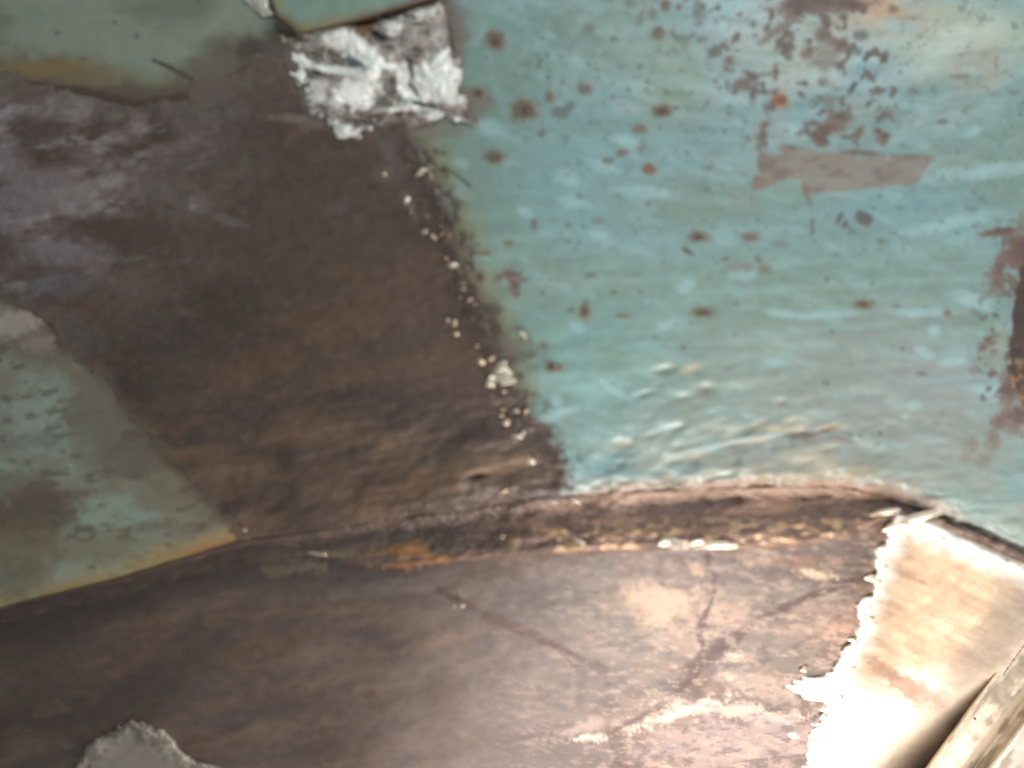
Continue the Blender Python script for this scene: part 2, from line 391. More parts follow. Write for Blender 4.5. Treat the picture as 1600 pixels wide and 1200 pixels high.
# rust spots and blisters in the turquoise
SP = [(1030, 52, 11, 10, 'r'), (960, 60, 5, 4, 'd'), (920, 44, 9, 9, 'f'), (1115, 80, 10, 10, 'd'), (1150, 59, 5, 12, 'D'), (1141, 95, 8, 8, 'r'), (1177, 37, 6, 6, 'd'), (1097, 62, 9, 6, 'f'),
      (1092, 15, 10, 18, 'f'), (1040, 8, 8, 9, 'r'), (1020, 22, 7, 10, 'f'), (985, 5, 9, 7, 'f'), (1345, 55, 12, 8, 'd'), (1340, 80, 8, 6, 'd'), (1382, 88, 6, 11, 'D'),
      (1162, 132, 12, 13, 'r'), (1175, 158, 5, 9, 'f'), (1219, 157, 14, 12, 'o'), (1250, 130, 6, 3, 'd'), (1226, 76, 6, 6, 'd'), (1214, 76, 4, 4, 'd'), (1288, 128, 9, 8, 'f'), (1295, 158, 10, 12, 'f'), (1280, 152, 5, 6, 'd'),
      (1332, 137, 5, 13, 'D'), (1357, 162, 4, 7, 'D'), (1375, 168, 5, 4, 'd'), (1355, 88, 5, 12, 'D'), (915, 139, 11, 8, 'r'), (860, 152, 7, 9, 'r'), (878, 176, 15, 10, 'd'), (893, 164, 7, 6, 'd'),
      (820, 172, 17, 15, 'R'), (775, 64, 15, 12, 'R'), (747, 146, 9, 8, 'R'), (847, 208, 8, 7, 'd'), (1035, 173, 15, 10, 'R'), (1055, 169, 6, 4, 'd'), (1000, 201, 11, 7, 'r'),
      (973, 238, 9, 6, 'r'), (1002, 231, 8, 8, 'f'), (951, 251, 10, 6, 'd'), (1015, 264, 11, 9, 'o2'), (1105, 297, 5, 4, 'd'), (1113, 302, 3, 3, 'd'), (835, 352, 5, 9, 'd'),
      (888, 352, 5, 4, 'd'), (935, 345, 11, 6, 'f'), (1092, 370, 14, 8, 'R'), (1075, 393, 11, 5, 'D'), (1172, 370, 13, 7, 'r'), (1120, 410, 4, 3, 'd'), (1135, 405, 6, 4, 'd'), (1185, 406, 5, 6, 'd'),
      (1196, 420, 11, 9, 'f'), (1222, 380, 8, 6, 'f'), (1155, 418, 22, 8, 'f'), (925, 430, 11, 4, 'd'), (915, 487, 9, 12, 'R'), (892, 485, 6, 4, 'd'), (975, 494, 10, 4, 'r'), (1100, 488, 17, 7, 'R'), (1150, 475, 5, 4, 'd'), (1350, 476, 15, 7, 'R'),
      (1400, 479, 7, 3, 'd'), (1300, 518, 5, 3, 'd'), (1025, 528, 7, 3, 'd'), (1067, 543, 6, 4, 'd'), (1292, 437, 5, 4, 'd'), (1377, 377, 7, 5, 'd'), (864, 573, 15, 7, 'R'), (850, 541, 6, 5, 'd'),
      (828, 555, 9, 5, 'd'), (1270, 352, 4, 13, 'd'), (1312, 340, 4, 12, 'D'), (1320, 350, 4, 9, 'D'), (1350, 340, 14, 10, 'D'), (742, 382, 9, 4, 'd'), (795, 380, 8, 5, 'r'), (758, 396, 12, 4, 'r'),
      (775, 245, 15, 8, 'R'), (770, 250, 6, 6, 'd'), (1472, 190, 8, 4, 'd'), (1500, 120, 16, 5, 'f'), (1585, 145, 10, 5, 'f'), (1480, 490, 6, 5, 'r'), (1540, 538, 12, 5, 'd'), (1555, 525, 8, 4, 'd'),
      (1375, 677, 4, 4, 'd'), (1345, 682, 6, 4, 'd'), (1330, 680, 5, 3, 'd'), (1370, 695, 6, 3, 'd'), (1463, 660, 7, 4, 'f'), (1290, 598, 7, 4, 'd'), (1395, 14, 8, 6, 'd'), (1502, 14, 6, 5, 'f'), (1585, 40, 6, 6, 'f'),
      (1440, 585, 9, 3, 'd'), (1410, 545, 5, 4, 'd')]
for x, y in ((858, 120), (855, 86), (920, 100), (1080, 143), (1102, 165), (1140, 165), (923, 193), (935, 190), (983, 140), (1010, 140), (1072, 204), (1096, 200), (1032, 198), (1106, 160),
             (1074, 238), (880, 128), (1140, 178), (1132, 205), (1168, 214), (1170, 218), (1228, 205), (1013, 318), (905, 306), (890, 378), (848, 60), (760, 90), (845, 95), (842, 104), (1012, 128),
             (960, 456), (1000, 456), (848, 458), (905, 380), (1152, 78), (1180, 55), (1000, 104), (1118, 127), (1098, 10), (1145, 110), (1125, 138), (1200, 40), (1165, 190), (958, 152), (1042, 144)):
    SP.append((x, y, _r.uniform(3, 5), _r.uniform(2.5, 4.5), 'd'))
for _ in range(150):
    x = _r.gauss(1080, 210); y = abs(_r.gauss(180, 190))
    if x > 760: SP.append((x, y, _r.uniform(1.2, 2.8), _r.uniform(1.0, 2.4), 'd'))
for _ in range(70):
    SP.append((_r.uniform(780, 1590), _r.uniform(0, 740), _r.uniform(1.2, 3.2), _r.uniform(1.0, 2.4), _r.choice('dff')))
for i, (x, y, rx, ry, k) in enumerate(SP):
    if k == 'r': A.spot(x, y, rx, ry, S(110, 92, 82), .8, 0, .5, .35, .0004, halo=S(128, 122, 102), seed=i)
    elif k == 'R':
        A.spot(x, y, rx, ry, S(102, 84, 70), .85, 0, .55, .4, .0007, halo=S(120, 112, 84), hamp=.5, seed=i)
        A.spot(x - 1, y + 1, rx * .4, ry * .5, S(66, 54, 48), .7, 0, .6, .4, seed=i + 5)
    elif k == 'd': A.spot(x, y, rx, ry, S(92, 96, 90), .72, 0, .55, .35, .0002, seed=i)
    elif k == 'D': A.spot(x, y, rx, ry, S(88, 82, 78), .88, .55, .45, .3, .0003, seed=i)
    elif k == 'f': A.spot(x, y, rx, ry, S(112, 106, 98), .6, 0, .5, .45, seed=i)
    elif k == 'o':
        A.spot(x, y, rx, ry, S(158, 98, 58), .9, 0, .3, .35, .0006, halo=S(140, 120, 92), seed=i)
        A.spot(x + 2, y, rx * .45, ry * .45, S(120, 70, 44), .8, 0, .4, .3, seed=i)
    elif k == 'o2': A.spot(x, y, rx, ry, S(124, 90, 68), .9, 0, .25, .25, .0006, halo=S(140, 130, 104), seed=i)
# flaked paint, bare brown steel showing: top, scraped strip, right edge
for x, y, rx, ry, an, a in ((1250, 8, 38, 18, 0, .9), (1300, 2, 50, 18, 0, .85), (1240, 22, 18, 12, 0, .8), (1330, 10, 20, 9, 0, .8), (1285, 52, 12, 14, .3, .85), (1305, 68, 20, 9, .5, .85), (1262, 84, 9, 9, 0, .9),
                            (1318, 72, 8, 10, 0, .8), (1220, 44, 24, 7, -.5, .7), (1196, 62, 16, 6, -.6, .55), (1285, 100, 26, 8, 0, .4), (1290, 85, 22, 22, 0, .35), (1205, 116, 22, 5, -.15, .4),
                            (1312, 186, 19, 16, 0, .92), (1290, 204, 26, 14, -.3, .92), (1285, 222, 12, 9, 0, .9), (1280, 215, 8, 14, .5, .85), (1340, 210, 7, 14, .5, .8), (1380, 214, 10, 13, -.5, .85), (1372, 205, 6, 7, 0, .8),
                            (1194, 196, 8, 7, 0, .8), (1190, 215, 8, 16, .3, .75), (1232, 233, 20, 8, .1, .6), (1196, 228, 5, 6, 0, .7), (1190, 280, 14, 8, -.2, .9), (1184, 292, 11, 5, 0, .85), (1216, 272, 36, 8, -.35, .6),
                            (1345, 240, 40, 5, .05, .75), (1425, 246, 36, 4, .05, .7), (1425, 280, 14, 9, -.6, .6), (1258, 298, 4, 16, -.2, .6), (1264, 318, 3, 12, -.2, .55), (1186, 250, 3, 22, 0, .4),
                            (1562, 363, 34, 8, -.15, .92), (1590, 380, 24, 12, 0, .9), (1582, 400, 20, 20, 0, .9), (1556, 440, 16, 20, .2, .8), (1560, 420, 12, 16, 0, .8), (1605, 390, 30, 40, 0, .9),
                            (1545, 535, 12, 6, 0, .7), (1552, 550, 8, 5, 0, .6), (1535, 545, 8, 7, 0, .7), (1582, 610, 24, 18, 0, .8), (1590, 650, 26, 22, 0, .85), (1560, 660, 18, 12, -.3, .85), (1550, 690, 12, 14, .5, .85),
                            (1516, 700, 14, 20, .5, .7), (1508, 715, 9, 9, 0, .8), (1538, 718, 12, 10, 0, .7), (1575, 600, 12, 40, 0, .7), (1532, 470, 4, 10, 0, .4),
                            (1255, 682, 20, 8, .1, .75), (1290, 672, 26, 6, -.3, .55), (1310, 688, 24, 6, .1, .5), (797, 430, 22, 9, .1, .8), (802, 447, 10, 14, -.3, .85), (815, 438, 10, 4, 0, .7), (806, 460, 6, 6, 0, .8), (775, 436, 10, 10, 0, .4), (1445, 480, 3, 3, 0, .5)):
    A.spot(x, y, rx, ry, S(112, 92, 84), a, an, 0.7, 0.34, bump=-.0002, rgh=.7, seed=int(x * 7 + y))
    A.spot(x + 3, y - 2, rx * .6, ry * .5, S(84, 68, 62), a * .75, an, 0.8, 0.4, rgh=.7, seed=int(x * 5 + y))
cl = np.exp(-((U - 1275) / 130) ** 2 - ((V - 100) / 130) ** 2) + .8 * np.exp(-((U - 1590) / 70) ** 2 - ((V - 560) / 150) ** 2) + .35 * np.exp(-((U - 1040) / 110) ** 2 - ((V - 20) / 60) ** 2)
cl = np.clip(cl, 0, 1)
A.mix(S(142, 134, 120), .5 * cl * sst(.46, .62, fbm(U, V, 44, octv=5, seed=171, gain=.6)))
A.mix(S(98, 84, 77), .85 * sst(.655, .69, fbm(U, V, 18, 15, 5, 172, ang=-.8, gain=.55) + .11 * cl - .04) * sst(.1, .4, cl), rgh=.7)
A.mix(S(96, 98, 92), .5 * sst(.70, .74, fbm(U, V, 12, 9, 4, 173, gain=.55)) * sst(760, 900, U) * sst(560, 300, V))
for i, (x, y, rx, ry, d) in enumerate(DENTS):  # dent shading painted in: dark below some, pale tan on tops of others
    if i % 2: A.spot(x, y + 3, rx * .8, ry * .6, S(116, 114, 98), .35, -.25, .6, .5, seed=i)
    elif i % 3 == 0: A.spot(x, y - 3, rx * .9, ry * .6, S(176, 160, 130), .5, -.25, .6, .5, rgh=.4, seed=i)
STRIP = [(1250, 233), (1300, 238), (1345, 246), (1405, 246), (1464, 244), (1446, 268), (1428, 288), (1395, 291), (1350, 296), (1300, 300), (1262, 304), (1254, 300), (1250, 280), (1215, 284), (1182, 298), (1176, 292), (1186, 276), (1184, 250), (1188, 236), (1210, 244)]
w = A.win(1140, 1500, 180, 340)
sd = sdf(U[w], V[w], STRIP) + 6 * (fbm(U[w], V[w], 12, octv=3, seed=51) - .5)
sm = sst(-2, 2.5, sd)
A.mix(S(132, 124, 114), .88 * sm, w, rgh=.65)
A.mix(S(112, 96, 90), .7 * sm * sst(.48, .7, fbm(U[w], V[w], 40, 12, 4, 52, ang=-.2)), w)
A.mix(S(150, 146, 134), .4 * sm * sst(.5, .75, fbm(U[w], V[w], 24, 9, 4, 53)), w)
A.h[w] -= .0003 * sm
# rust ring and drip near the fold
A.spot(1265, 722, 36, 22, S(156, 134, 98), .75, 0, .5, .6, seed=4)
tan = sst(120, 10, tf) * sst(860, 1000, U) * sst(1420, 1330, U)
A.mix(S(134, 116, 98), .85 * sst(48, 14, tf + 26 * (fbm(U, V, 50, 16, 5, 156, gain=.6) - .5)) * sst(850, 980, U) * sst(1560, 1380, U))
A.mix(S(140, 132, 110), .85 * tan * sst(.34, .56, fbm(U, V, 60, 26, 5, 54, ang=-.3)))
A.mix(S(142, 148, 140), .7 * sst(240, 60, tf) * sst(900, 1150, U) * sst(.3, .6, fbm(U, V, 140, 50, 4, 154)))
A.mix(S(142, 114, 98), .95 * sst(26 , 8, tf + 26 * (fbm(U, V, 40, 12, 5, 55, gain=.6) - .5)) * sst(840, 960, U) * sst(1560, 1400, U), rgh=.55)
A.h += .0024 * (fbm(U, V, 12, 7, 4, 155, gain=.6) - .5) * sst(34, 10, tf) * sst(840, 960, U)
A.mix(S(96, 76, 66), .9 * sst(6, -6, tf + 10 * (fbm(U, V, 30, 12, 4, 56) - .5)) * sst(380, 470, U), rgh=.6)
# broken, speckled rust on the paint side of the weld edge
sp = fbm(U, V, 13, octv=4, seed=57)
near = sst(-46, -2, pd + 18 * (fbm(U, V, 60, octv=3, seed=58) - .5)) * sst(560, 640, U) * sst(190, 240, V)
A.mix(S(70, 57, 52), .9 * sst(.60, .66, sp + .16 * near - .06) * near, rgh=.6)
A.spot(800, 540, 46, 24, S(84, 76, 70), .6, .3, .9, .5, seed=77)
A.spot(760, 500, 22, 30, S(66, 54, 50), .8, .3, .6, .4, seed=78)
# grey primer scar to the right of the top weld
for x, y, rx, ry, a in ((705, 60, 24, 70, .8), (715, 160, 30, 24, .75), (750, 165, 22, 20, .7), (760, 148, 10, 14, .6), (700, 110, 20, 40, .6), (690, 205, 50, 12, .6)):
    A.spot(x, y, rx, ry, S(118, 110, 102), a, 0, .5, .35, seed=int(x + y * 3))
A.spot(748, 146, 7, 6, S(72, 56, 50), .8, 0, .4, .3)
A.mix(S(80, 66, 57), .95 * sst(22, 12, tf) * sst(376, 396, U) * sst(900, 850, U))
# bare sheet dished in behind the welded-on pieces
A.mix(S(82, 67, 58), sst(0, 8, pd))
wsd = sdf(U, V, [(458, 96), (452, 70), (466, 52), (520, 30), (600, 10), (690, -14), (712, 30), (722, 90), (718, 130), (728, 165), (735, 192), (700, 190), (650, 198), (600, 200), (560, 212), (530, 208), (500, 190), (478, 168), (470, 130)])
A.mix(S(112, 102, 94), .9 * sst(-14, 8, wsd + wv))
A.h -= .004 * sst(14, 34, pd) + .006 * sst(8, 26, wsd)
A.h[A.h < -.009] = -.009
DU = depth_upper(U, V)
paint = surface_material("weathered_turquoise_paint", grain=0.13, bump=0.16, scale=1100)
build(A, DU, "painted_sheet", paint, root, keep=(V < FOLD(U) + 6))

# --- brown steel patch
xs = axis(-600, 900, 2.0, -20, 900); ys = axis(60, 860, 2.0, 60, 860)
Pt = Sheet.grid(xs, ys); U, V = Pt.U, Pt.V
sd = sdf(U, V, PATCH)
rag = sst(500, 640, U) * sst(215, 300, V)
soft_top = sst(240, 120, V)
sdl = sst(420, 330, U) * sst(440, 500, V)
sdn = sd + (12 + 12 * rag + 32 * soft_top + 26 * sdl) * (fbm(U, V, 26, octv=6, seed=61, gain=.62) - .5)
Pt.col[:] = S(82, 67, 58)
Pt.rgh[:] = .56
n = fbm(U, V, 170, 70, 4, 62, ang=-.15)
Pt.mix(S(68, 56, 50), .8 * sst(.5, .3, n))
Pt.mix(S(98, 77, 58), .75 * sst(.5, .72, n) * sst(350, 620, V))
Pt.mix(S(112, 90, 70), .8 * sst(.42, .7, fbm(U, V, 130, 44, 4, 63, ang=-.2)) * sst(560, 760, V))  # wavy highlights of the low light put into the pigment as paler streaks
Pt.mix(S(68, 57, 53), .5 * sst(.48, .3, fbm(U, V, 90, 22, 4, 64, ang=-.2)) * sst(420, 600, V))
# worn grey-lilac bloom in the upper left
lt = sst(460, 60, U + .35 * (V - 250)) * sst(560, 380, V)
Pt.mix(S(128, 118, 119), .85 * lt * sst(.34, .6, fbm(U, V, 120, 70, 5, 65)), rgh=.62)
Pt.mix(S(164, 158, 157), .65 * lt * sst(.52, .72, fbm(U, V, 90, 34, 6, 66, ang=-.25, gain=.62)))
Pt.mix(S(84, 62, 58), .7 * lt * sst(.55, .7, fbm(U, V, 80, 50, 5, 67)))
for x, y, rx, ry, an, c, a in ((215, 185, 12, 26, -.4, S(150, 140, 130), .6), (180, 180, 14, 8, 0, S(138, 128, 120), .5), (300, 318, 5, 9, 0, S(140, 134, 130), .6), (350, 342, 32, 7, .35, S(112, 106, 104), .6),
                               (530, 325, 18, 8, 0, S(96, 90, 90), .5), (446, 184, 30, 6, .05, S(126, 120, 114), .7), (480, 190, 30, 8, .2, S(120, 112, 106), .6), (110, 300, 50, 14, -.1, S(140, 134, 132), .5), (95, 395, 70, 18, .05, S(128, 124, 126), .6), (100, 445, 60, 22, 0, S(100, 98, 100), .6),
                               (110, 355, 44, 22, 0, S(82, 62, 58), .7), (90, 170, 60, 20, 0, S(122, 112, 112), .5), (300, 150, 50, 20, -.1, S(104, 96, 94), .7), (340, 170, 70, 16, 0, S(98, 90, 88), .7),
                               (415, 155, 40, 22, 0, S(90, 70, 62), .7), (470, 205, 26, 6, -.6, S(112, 88, 76), .6), (610, 240, 12, 40, -.5, S(98, 92, 90), .6), (640, 320, 7, 22, -.4, S(120, 114, 108), .6),
                               (600, 272, 12, 12, 0, S(112, 104, 96), .5), (550, 430, 24, 8, .5, S(96, 72, 54), .6), (285, 488, 24, 5, .2, S(104, 84, 76), .5), (410, 560, 60, 20, -.1, S(90, 68, 52), .4),
                               (120, 530, 40, 30, .4, S(86, 86, 88), .5), (250, 520, 60, 40, .3, S(70, 64, 64), .5), (600, 205, 60, 12, -.05, S(92, 76, 66), .6)):
    Pt.spot(x, y, rx, ry, c, a, an, .6, .6, seed=int(x + y), rgh=.6)
# greenish remains of paint where the patch fades into the old coat
Pt.mix(S(104, 94, 82), 0.9 * sst(60, 2, sdn + 60 * (fbm(U, V, 30, octv=4, seed=68) - .5)) * sst(480, 380, U) * sst(210, 150, V))
Pt.mix(S(98, 86, 74), .9 * sst(26, 0, sdn + 20 * (fbm(U, V, 18, octv=4, seed=165) - .5)) * sst(420, 340, U) * sst(430, 480, V))
# lumpy right margin
mar = sst(64, 6, sd) * sst(580, 660, U) * sst(200, 260, V)
Pt.h += .0016 * mar * (fbm(U, V, 15, octv=3, seed=69) - .35)
Pt.mix(S(60, 48, 44), .7 * mar, rgh=.5)
Pt.mix(S(126, 110, 92), .8 * mar * sst(.66, .74, fbm(U, V, 11, octv=3, seed=70)), rgh=.35, met=.6)
# ring dent with a slit, and swells along the bottom
for x, y, rx, ry, a in ((738, 740, 40, 19, -.0040), (744, 745, 17, 6, .0062), (815, 712, 30, 10, -.0012), (700, 760, 40, 8, -.0010), (815, 752, 30, 9, -.0012), (770, 690, 40, 10, -.0010)):
    Pt.h -= a * dimple(U, V, x, y, rx, ry, -.15)
Pt.h += .0052 * sst(560, 720, V) * sst(300, 620, U) * (fbm(U, V, 90, 24, 4, 71, ang=-.15) - .5)
Pt.spot(742, 745, 15, 4, S(40, 32, 30), .8, -.15, .4, .4)
Pt.mix(S(58, 48, 44), .32 * sst(.56, .72, fbm(U, V, 14, 8, 5, 161, ang=-.2, gain=.7)))
Pt.mix(S(112, 98, 86), .26 * sst(.58, .74, fbm(U, V, 12, 6, 5, 162, ang=-.2, gain=.7)))
Pt.h += .0007 * (fbm(U, V, 16, 9, 4, 163, ang=-.2, gain=.6) - .5) + .0016 * (fbm(U, V, 120, 50, 3, 164, ang=-.2) - .5)
DP = depth_upper(U, V)
tk = .22 + .78 * sst(420, 640, U)
thick = tk * (.0020 * sst(-1, 9, sdn) - .0008)
brown = surface_material("brown_rusted_steel", grain=0.24, bump=0.25, scale=1000)
Pt.h += thick
build(Pt, DP, "patch_plate", brown, root, keep=(sdn > -4) & (V < FOLD(U) + 8), label="dark brown steel plate welded over the turquoise paint")

# --- folded flange between the two sheets
xs = axis(-1250, 2300, 2.0, -20, 1622); vs = np.linspace(-0.12, 1.18, 78).astype(np.float32)
Ug, Tg = np.meshgrid(xs, vs)
f0, s0 = FOLD(Ug), SEAM(Ug)
Vg = f0 + (s0 - f0) * Tg
Fl = Sheet(Ug.astype(np.float32), Vg.astype(np.float32), tensor=False)
U, V = Fl.U, Fl.V
Vref = U * 0 + FOLD(U)
Dtop = depth_upper(U, V)
Dbot = depth_lower(U, SEAM(U).astype(np.float32))
roll = np.clip(Tg, 0, 1)
DF = Dtop * (1 - sst(0, .8, roll)) + Dbot * sst(0, .8, roll) - .004 * sst(.45, .9, roll) * sst(500, 900, U) * sst(1480, 1380, U) + .012 * sst(.98, 1.18, Tg) - .0012 * sst(.1, -.12, Tg) - .0004 * (1 - sst(0, .15, np.abs(Tg)))
Fl.col[:] = S(106, 84, 73)
Fl.rgh[:] = .5
Fl.mix(S(84, 67, 60), .7 * sst(.5, .32, fbm(U, V, 110, 16, 4, 81, ang=-.04)))
Fl.mix(S(146, 114, 94), .7 * sst(.52, .7, fbm(U, V, 80, 10, 4, 82, ang=-.04)))
Fl.mix(S(150, 124, 104), .9 * sst(.16, -.02, Tg + .2 * (fbm(U, V, 30, 10, 4, 181) - .5)) * sst(860, 960, U) * sst(1420, 1380, U))
Fl.mix(S(72, 60, 55), .85 * sst(960, 640, U + 80 * (fbm(U, V, 60, octv=3, seed=185) - .5)))
low = sst(.42, .62, Tg + .25 * (fbm(U, V, 40, 12, 3, 184) - .5)) * sst(1.12, .98, Tg)
g = fbm(U, V, 26, 9, 4, 83, ang=-.1)
Fl.h += (.0016 + .0034 * low * sst(560, 820, U)) * (g - .4) + .0034 * (fbm(U, V, 16, 7, 4, 84, gain=.6) - .5) * sst(420, 700, U)
Fl.mix(S(182, 150, 116), .9 * low * sst(.5, .60, fbm(U, V, 18, 7, 4, 183, gain=.6)) * sst(760, 880, U) * sst(1400, 1330, U), rgh=.35, met=.35)  # bare metal flecks, with the seam's sparkle painted into their pale pigment
Fl.mix(S(150, 104, 60), .9 * low * sst(.4, .6, fbm(U, V, 60, 14, 4, 85)) * np.exp(-((U - 655) / 60) ** 2))
Fl.mix(S(110, 100, 78), .5 * sst(.5, .7, fbm(U, V, 50, 14, 4, 86)) * np.exp(-((U - 500) / 70) ** 2))
Fl.mix(S(66, 62, 60), .8 * sst(1390, 1430, U))
build(Fl, DF, "folded_flange", brown, root, label="brown rusted fold where the two sheets meet")

# --- lower sheet
xs = axis(-1250, 2300, 2.0, -20, 1622); ys = axis(790, 2200, 2.0, 790, 1216)
Lo = Sheet.grid(xs, ys); U, V = Lo.U, Lo.V
Lo.col[:] = S(83, 69, 62)
Lo.rgh[:] = .55
A1 = -.22
n = fbm(U, V, 150, 64, 5, 91, ang=A1)
Lo.mix(S(70, 60, 57), .6 * sst(.5, .32, n))
Lo.mix(S(96, 82, 73), .7 * sst(.5, .7, n))
Lo.mix(S(106, 87, 70), .45 * sst(.55, .72, fbm(U, V, 70, 26, 5, 92, ang=A1)) * sst(900, 500, U))
Lo.mix(S(68, 60, 60), .4 * sst(.55, .72, fbm(U, V, 90, 30, 5, 93, ang=A1)))
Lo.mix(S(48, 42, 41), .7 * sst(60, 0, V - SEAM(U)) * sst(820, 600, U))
rt = sst(640, 1100, U)
Lo.mix(S(88, 72, 66), .8 * rt)
Lo.mix(S(86, 78, 70), .6 * rt * sst(.48, .64, fbm(U, V, 90, 40, 5, 94, ang=.2)))
Lo.mix(S(122, 98, 84), .5 * rt * sst(.5, .7, fbm(U, V, 60, 24, 5, 95, ang=.25)))
Lo.mix(S(160, 140, 122), .5 * rt * sst(.62, .76, fbm(U, V, 34, 10, 5, 96, ang=.15)))
Lo.mix(S(92, 66, 54), .7 * sst(70, 10, V - SEAM(U)) * sst(780, 900, U) * sst(.4, .6, fbm(U, V, 120, 20, 4, 97, ang=-.05)))
for x, y, rx, ry, an, c, a in ((1025, 945, 72, 30, .15, S(168, 140, 116), .85), (1135, 950, 40, 26, .2, S(150, 124, 106), .7), (1080, 1000, 90, 18, .1, S(150, 126, 108), .5), (1280, 985, 60, 40, .1, S(140, 112, 98), .5),
                               (1310, 990, 24, 14, 0, S(160, 128, 106), .6), (1200, 930, 90, 16, 0, S(98, 92, 82), .7), (1220, 1020, 80, 30, .2, S(94, 84, 76), .6), (1180, 1070, 70, 22, .2, S(150, 132, 122), .5),
                               (1270, 898, 30, 6, .1, S(210, 180, 148), .8), (1200, 893, 60, 5, .05, S(74, 60, 52), .7), (1180, 875, 20, 5, .2, S(160, 130, 104), .6), (1240, 875, 70, 6, 0, S(118, 84, 66), .6),
                               (920, 1153, 28, 5, -.08, S(196, 170, 152), .8), (910, 1138, 50, 8, -.25, S(140, 120, 110), .6), (1050, 1118, 90, 8, -.33, S(192, 168, 152), .7), (1160, 1112, 110, 10, .1, S(190, 166, 152), .6),
                               (1180, 1160, 160, 40, 0, S(140, 122, 118), .6), (1240, 1150, 6, 4, .3, S(220, 200, 186), .8), (1150, 1024, 16, 5, .1, S(186, 156, 136), .7), (1145, 1062, 12, 4, .1, S(180, 156, 140), .6),
                               (1090, 890, 16, 8, .6, S(170, 140, 116), .6), (480, 885, 30, 10, 0, S(110, 96, 84), .6), (430, 892, 20, 10, 0, S(96, 88, 72), .6), (660, 874, 56, 10, -.12, S(152, 108, 64), .9),
                               (790, 864, 40, 7, 0, S(140, 104, 72), .7), (830, 915, 180, 16, -.06, S(98, 84, 78), .7), (600, 920, 140, 10, -.12, S(90, 80, 76), .6), (830, 925, 70, 20, 0, S(58, 50, 47), .7),
                               (930, 950, 60, 60, 0, S(84, 76, 66), .6), (980, 1020, 90, 40, 0, S(100, 88, 78), .5), (500, 1065, 30, 6, -.4, S(104, 90, 80), .5), (700, 1000, 60, 12, -.3, S(104, 82, 62), .5),
                               (410, 1010, 60, 16, -.3, S(98, 76, 58), .5), (220, 1010, 60, 30, -.3, S(92, 74, 60), .5), (60, 1060, 70, 40, -.3, S(88, 72, 62), .5), (1310, 1085, 30, 10, .3, S(150, 124, 108), .5)):
    Lo.spot(x, y, rx, ry, c, a, an, .95, .4, seed=int(x + y), rgh=.55)
# dark reddish-brown trails
for pts, w0, a in (([(1108, 866), (1106, 880), (1117, 900), (1116, 925), (1112, 940), (1103, 960), (1094, 985), (1098, 1010), (1090, 1040)], 6, .8),
                   ([(1345, 905), (1318, 912), (1285, 924), (1250, 938), (1210, 955), (1180, 970), (1150, 995), (1120, 1020), (1090, 1045), (1062, 1082)], 8, .8),
                   ([(1150, 995), (1100, 1020), (1068, 1060), (1050, 1092)], 12, .6), ([(1130, 1005), (1085, 1075)], 16, .45),
                   ([(690, 925), (740, 950), (800, 978), (850, 1000), (890, 1020), (945, 1048)], 12, .7), ([(860, 1005), (900, 1040)], 6, .6),
                   ([(1050, 1092), (1000, 1120), (950, 1148), (965, 1190)], 7, .6), ([(910, 1040), (906, 1100)], 14, .25), ([(952, 1070), (950, 1140)], 9, .35), ([(965, 1150), (975, 1230)], 16, .4)):
    d = line_dist(U, V, pts) + (5 + w0) * (fbm(U, V, 22, octv=5, seed=99, gain=.6) - .5)
    Lo.mix(S(68, 46, 41), min(1, a * 1.25) * sst(w0 * 1.0, w0 * .3, d), rgh=.6)
Lo.mix(S(60, 50, 47), .55 * sst(.54, .68, fbm(U, V, 26, 9, 6, 197, ang=-.1, gain=.65)) * (.4 + .6 * rt))
Lo.mix(S(156, 134, 118), .5 * rt * sst(.56, .70, fbm(U, V, 20, 7, 6, 198, ang=.1, gain=.65)))
DL = depth_lower(U, V)
Lo.h += .0012 * (fbm(U, V, 60, 12, 3, 98, ang=.12) - .5) * rt
build(Lo, DL, "lower_sheet", brown, root, keep=(V > SEAM(U) - 6) & (rim_s(U, V) < 16), label="dark brown stained sheet below the fold")

# --- bright repair plate at the lower right
RPL = [(1398, 800), (1440, 806), (1500, 836), (1600, 880), (1750, 958), (1840, 1010), (1700, 1120), (1700, 1300), (1500, 1500), (1160, 1500), (1235, 1260), (1258, 1200), (1272, 1150), (1284, 1112), (1292, 1096), (1262, 1088), (1232, 1080), (1226, 1072), (1246, 1069), (1224, 1060), (1262, 1054), (1300, 1050), (1318, 1026),
       (1330, 990), (1342, 960), (1352, 930), (1365, 895), (1376, 860), (1386, 830)]
xs = axis(1140, 1860, 2.0, 1204, 1622); ys = axis(790, 1520, 2.0, 790, 1216)
Rp = Sheet.grid(xs, ys); U, V = Rp.U, Rp.V
sd = sdf(U, V, RPL)
jag = .28 * (fbm(U, V, 22, 9, 4, 101, ang=.2, gain=.6) - .5) + 1.25 * (fbm(U, V, 46, 24, 3, 109, ang=.2) - .5)
sdn = sd + 30 * jag * sst(80, 20, sd) * sst(800, 850, V - .3 * (U - 1380).clip(0))
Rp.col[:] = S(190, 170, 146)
Rp.rgh[:] = .46; Rp.met[:] = .4
n = fbm(U, V, 150, 34, 5, 102, ang=.42)
Rp.mix(S(176, 150, 124), .7 * sst(.5, .68, n))
Rp.mix(S(226, 208, 184), .7 * sst(.5, .32, n))
Rp.mix(S(160, 134, 112), .55 * sst(.56, .7, fbm(U, V, 60, 9, 4, 103, ang=.42)))
Rp.mix(S(166, 140, 114), .75 * sst(1010, 880, V + 40 * (n - .5)))  # light falloff painted in: upper part of the plate toned darker
Rp.mix(S(240, 230, 212), .8 * sst(1020, 1110, V - 50 * (n - .5)))  # blown-out reflection on the lower plate painted into the pigment
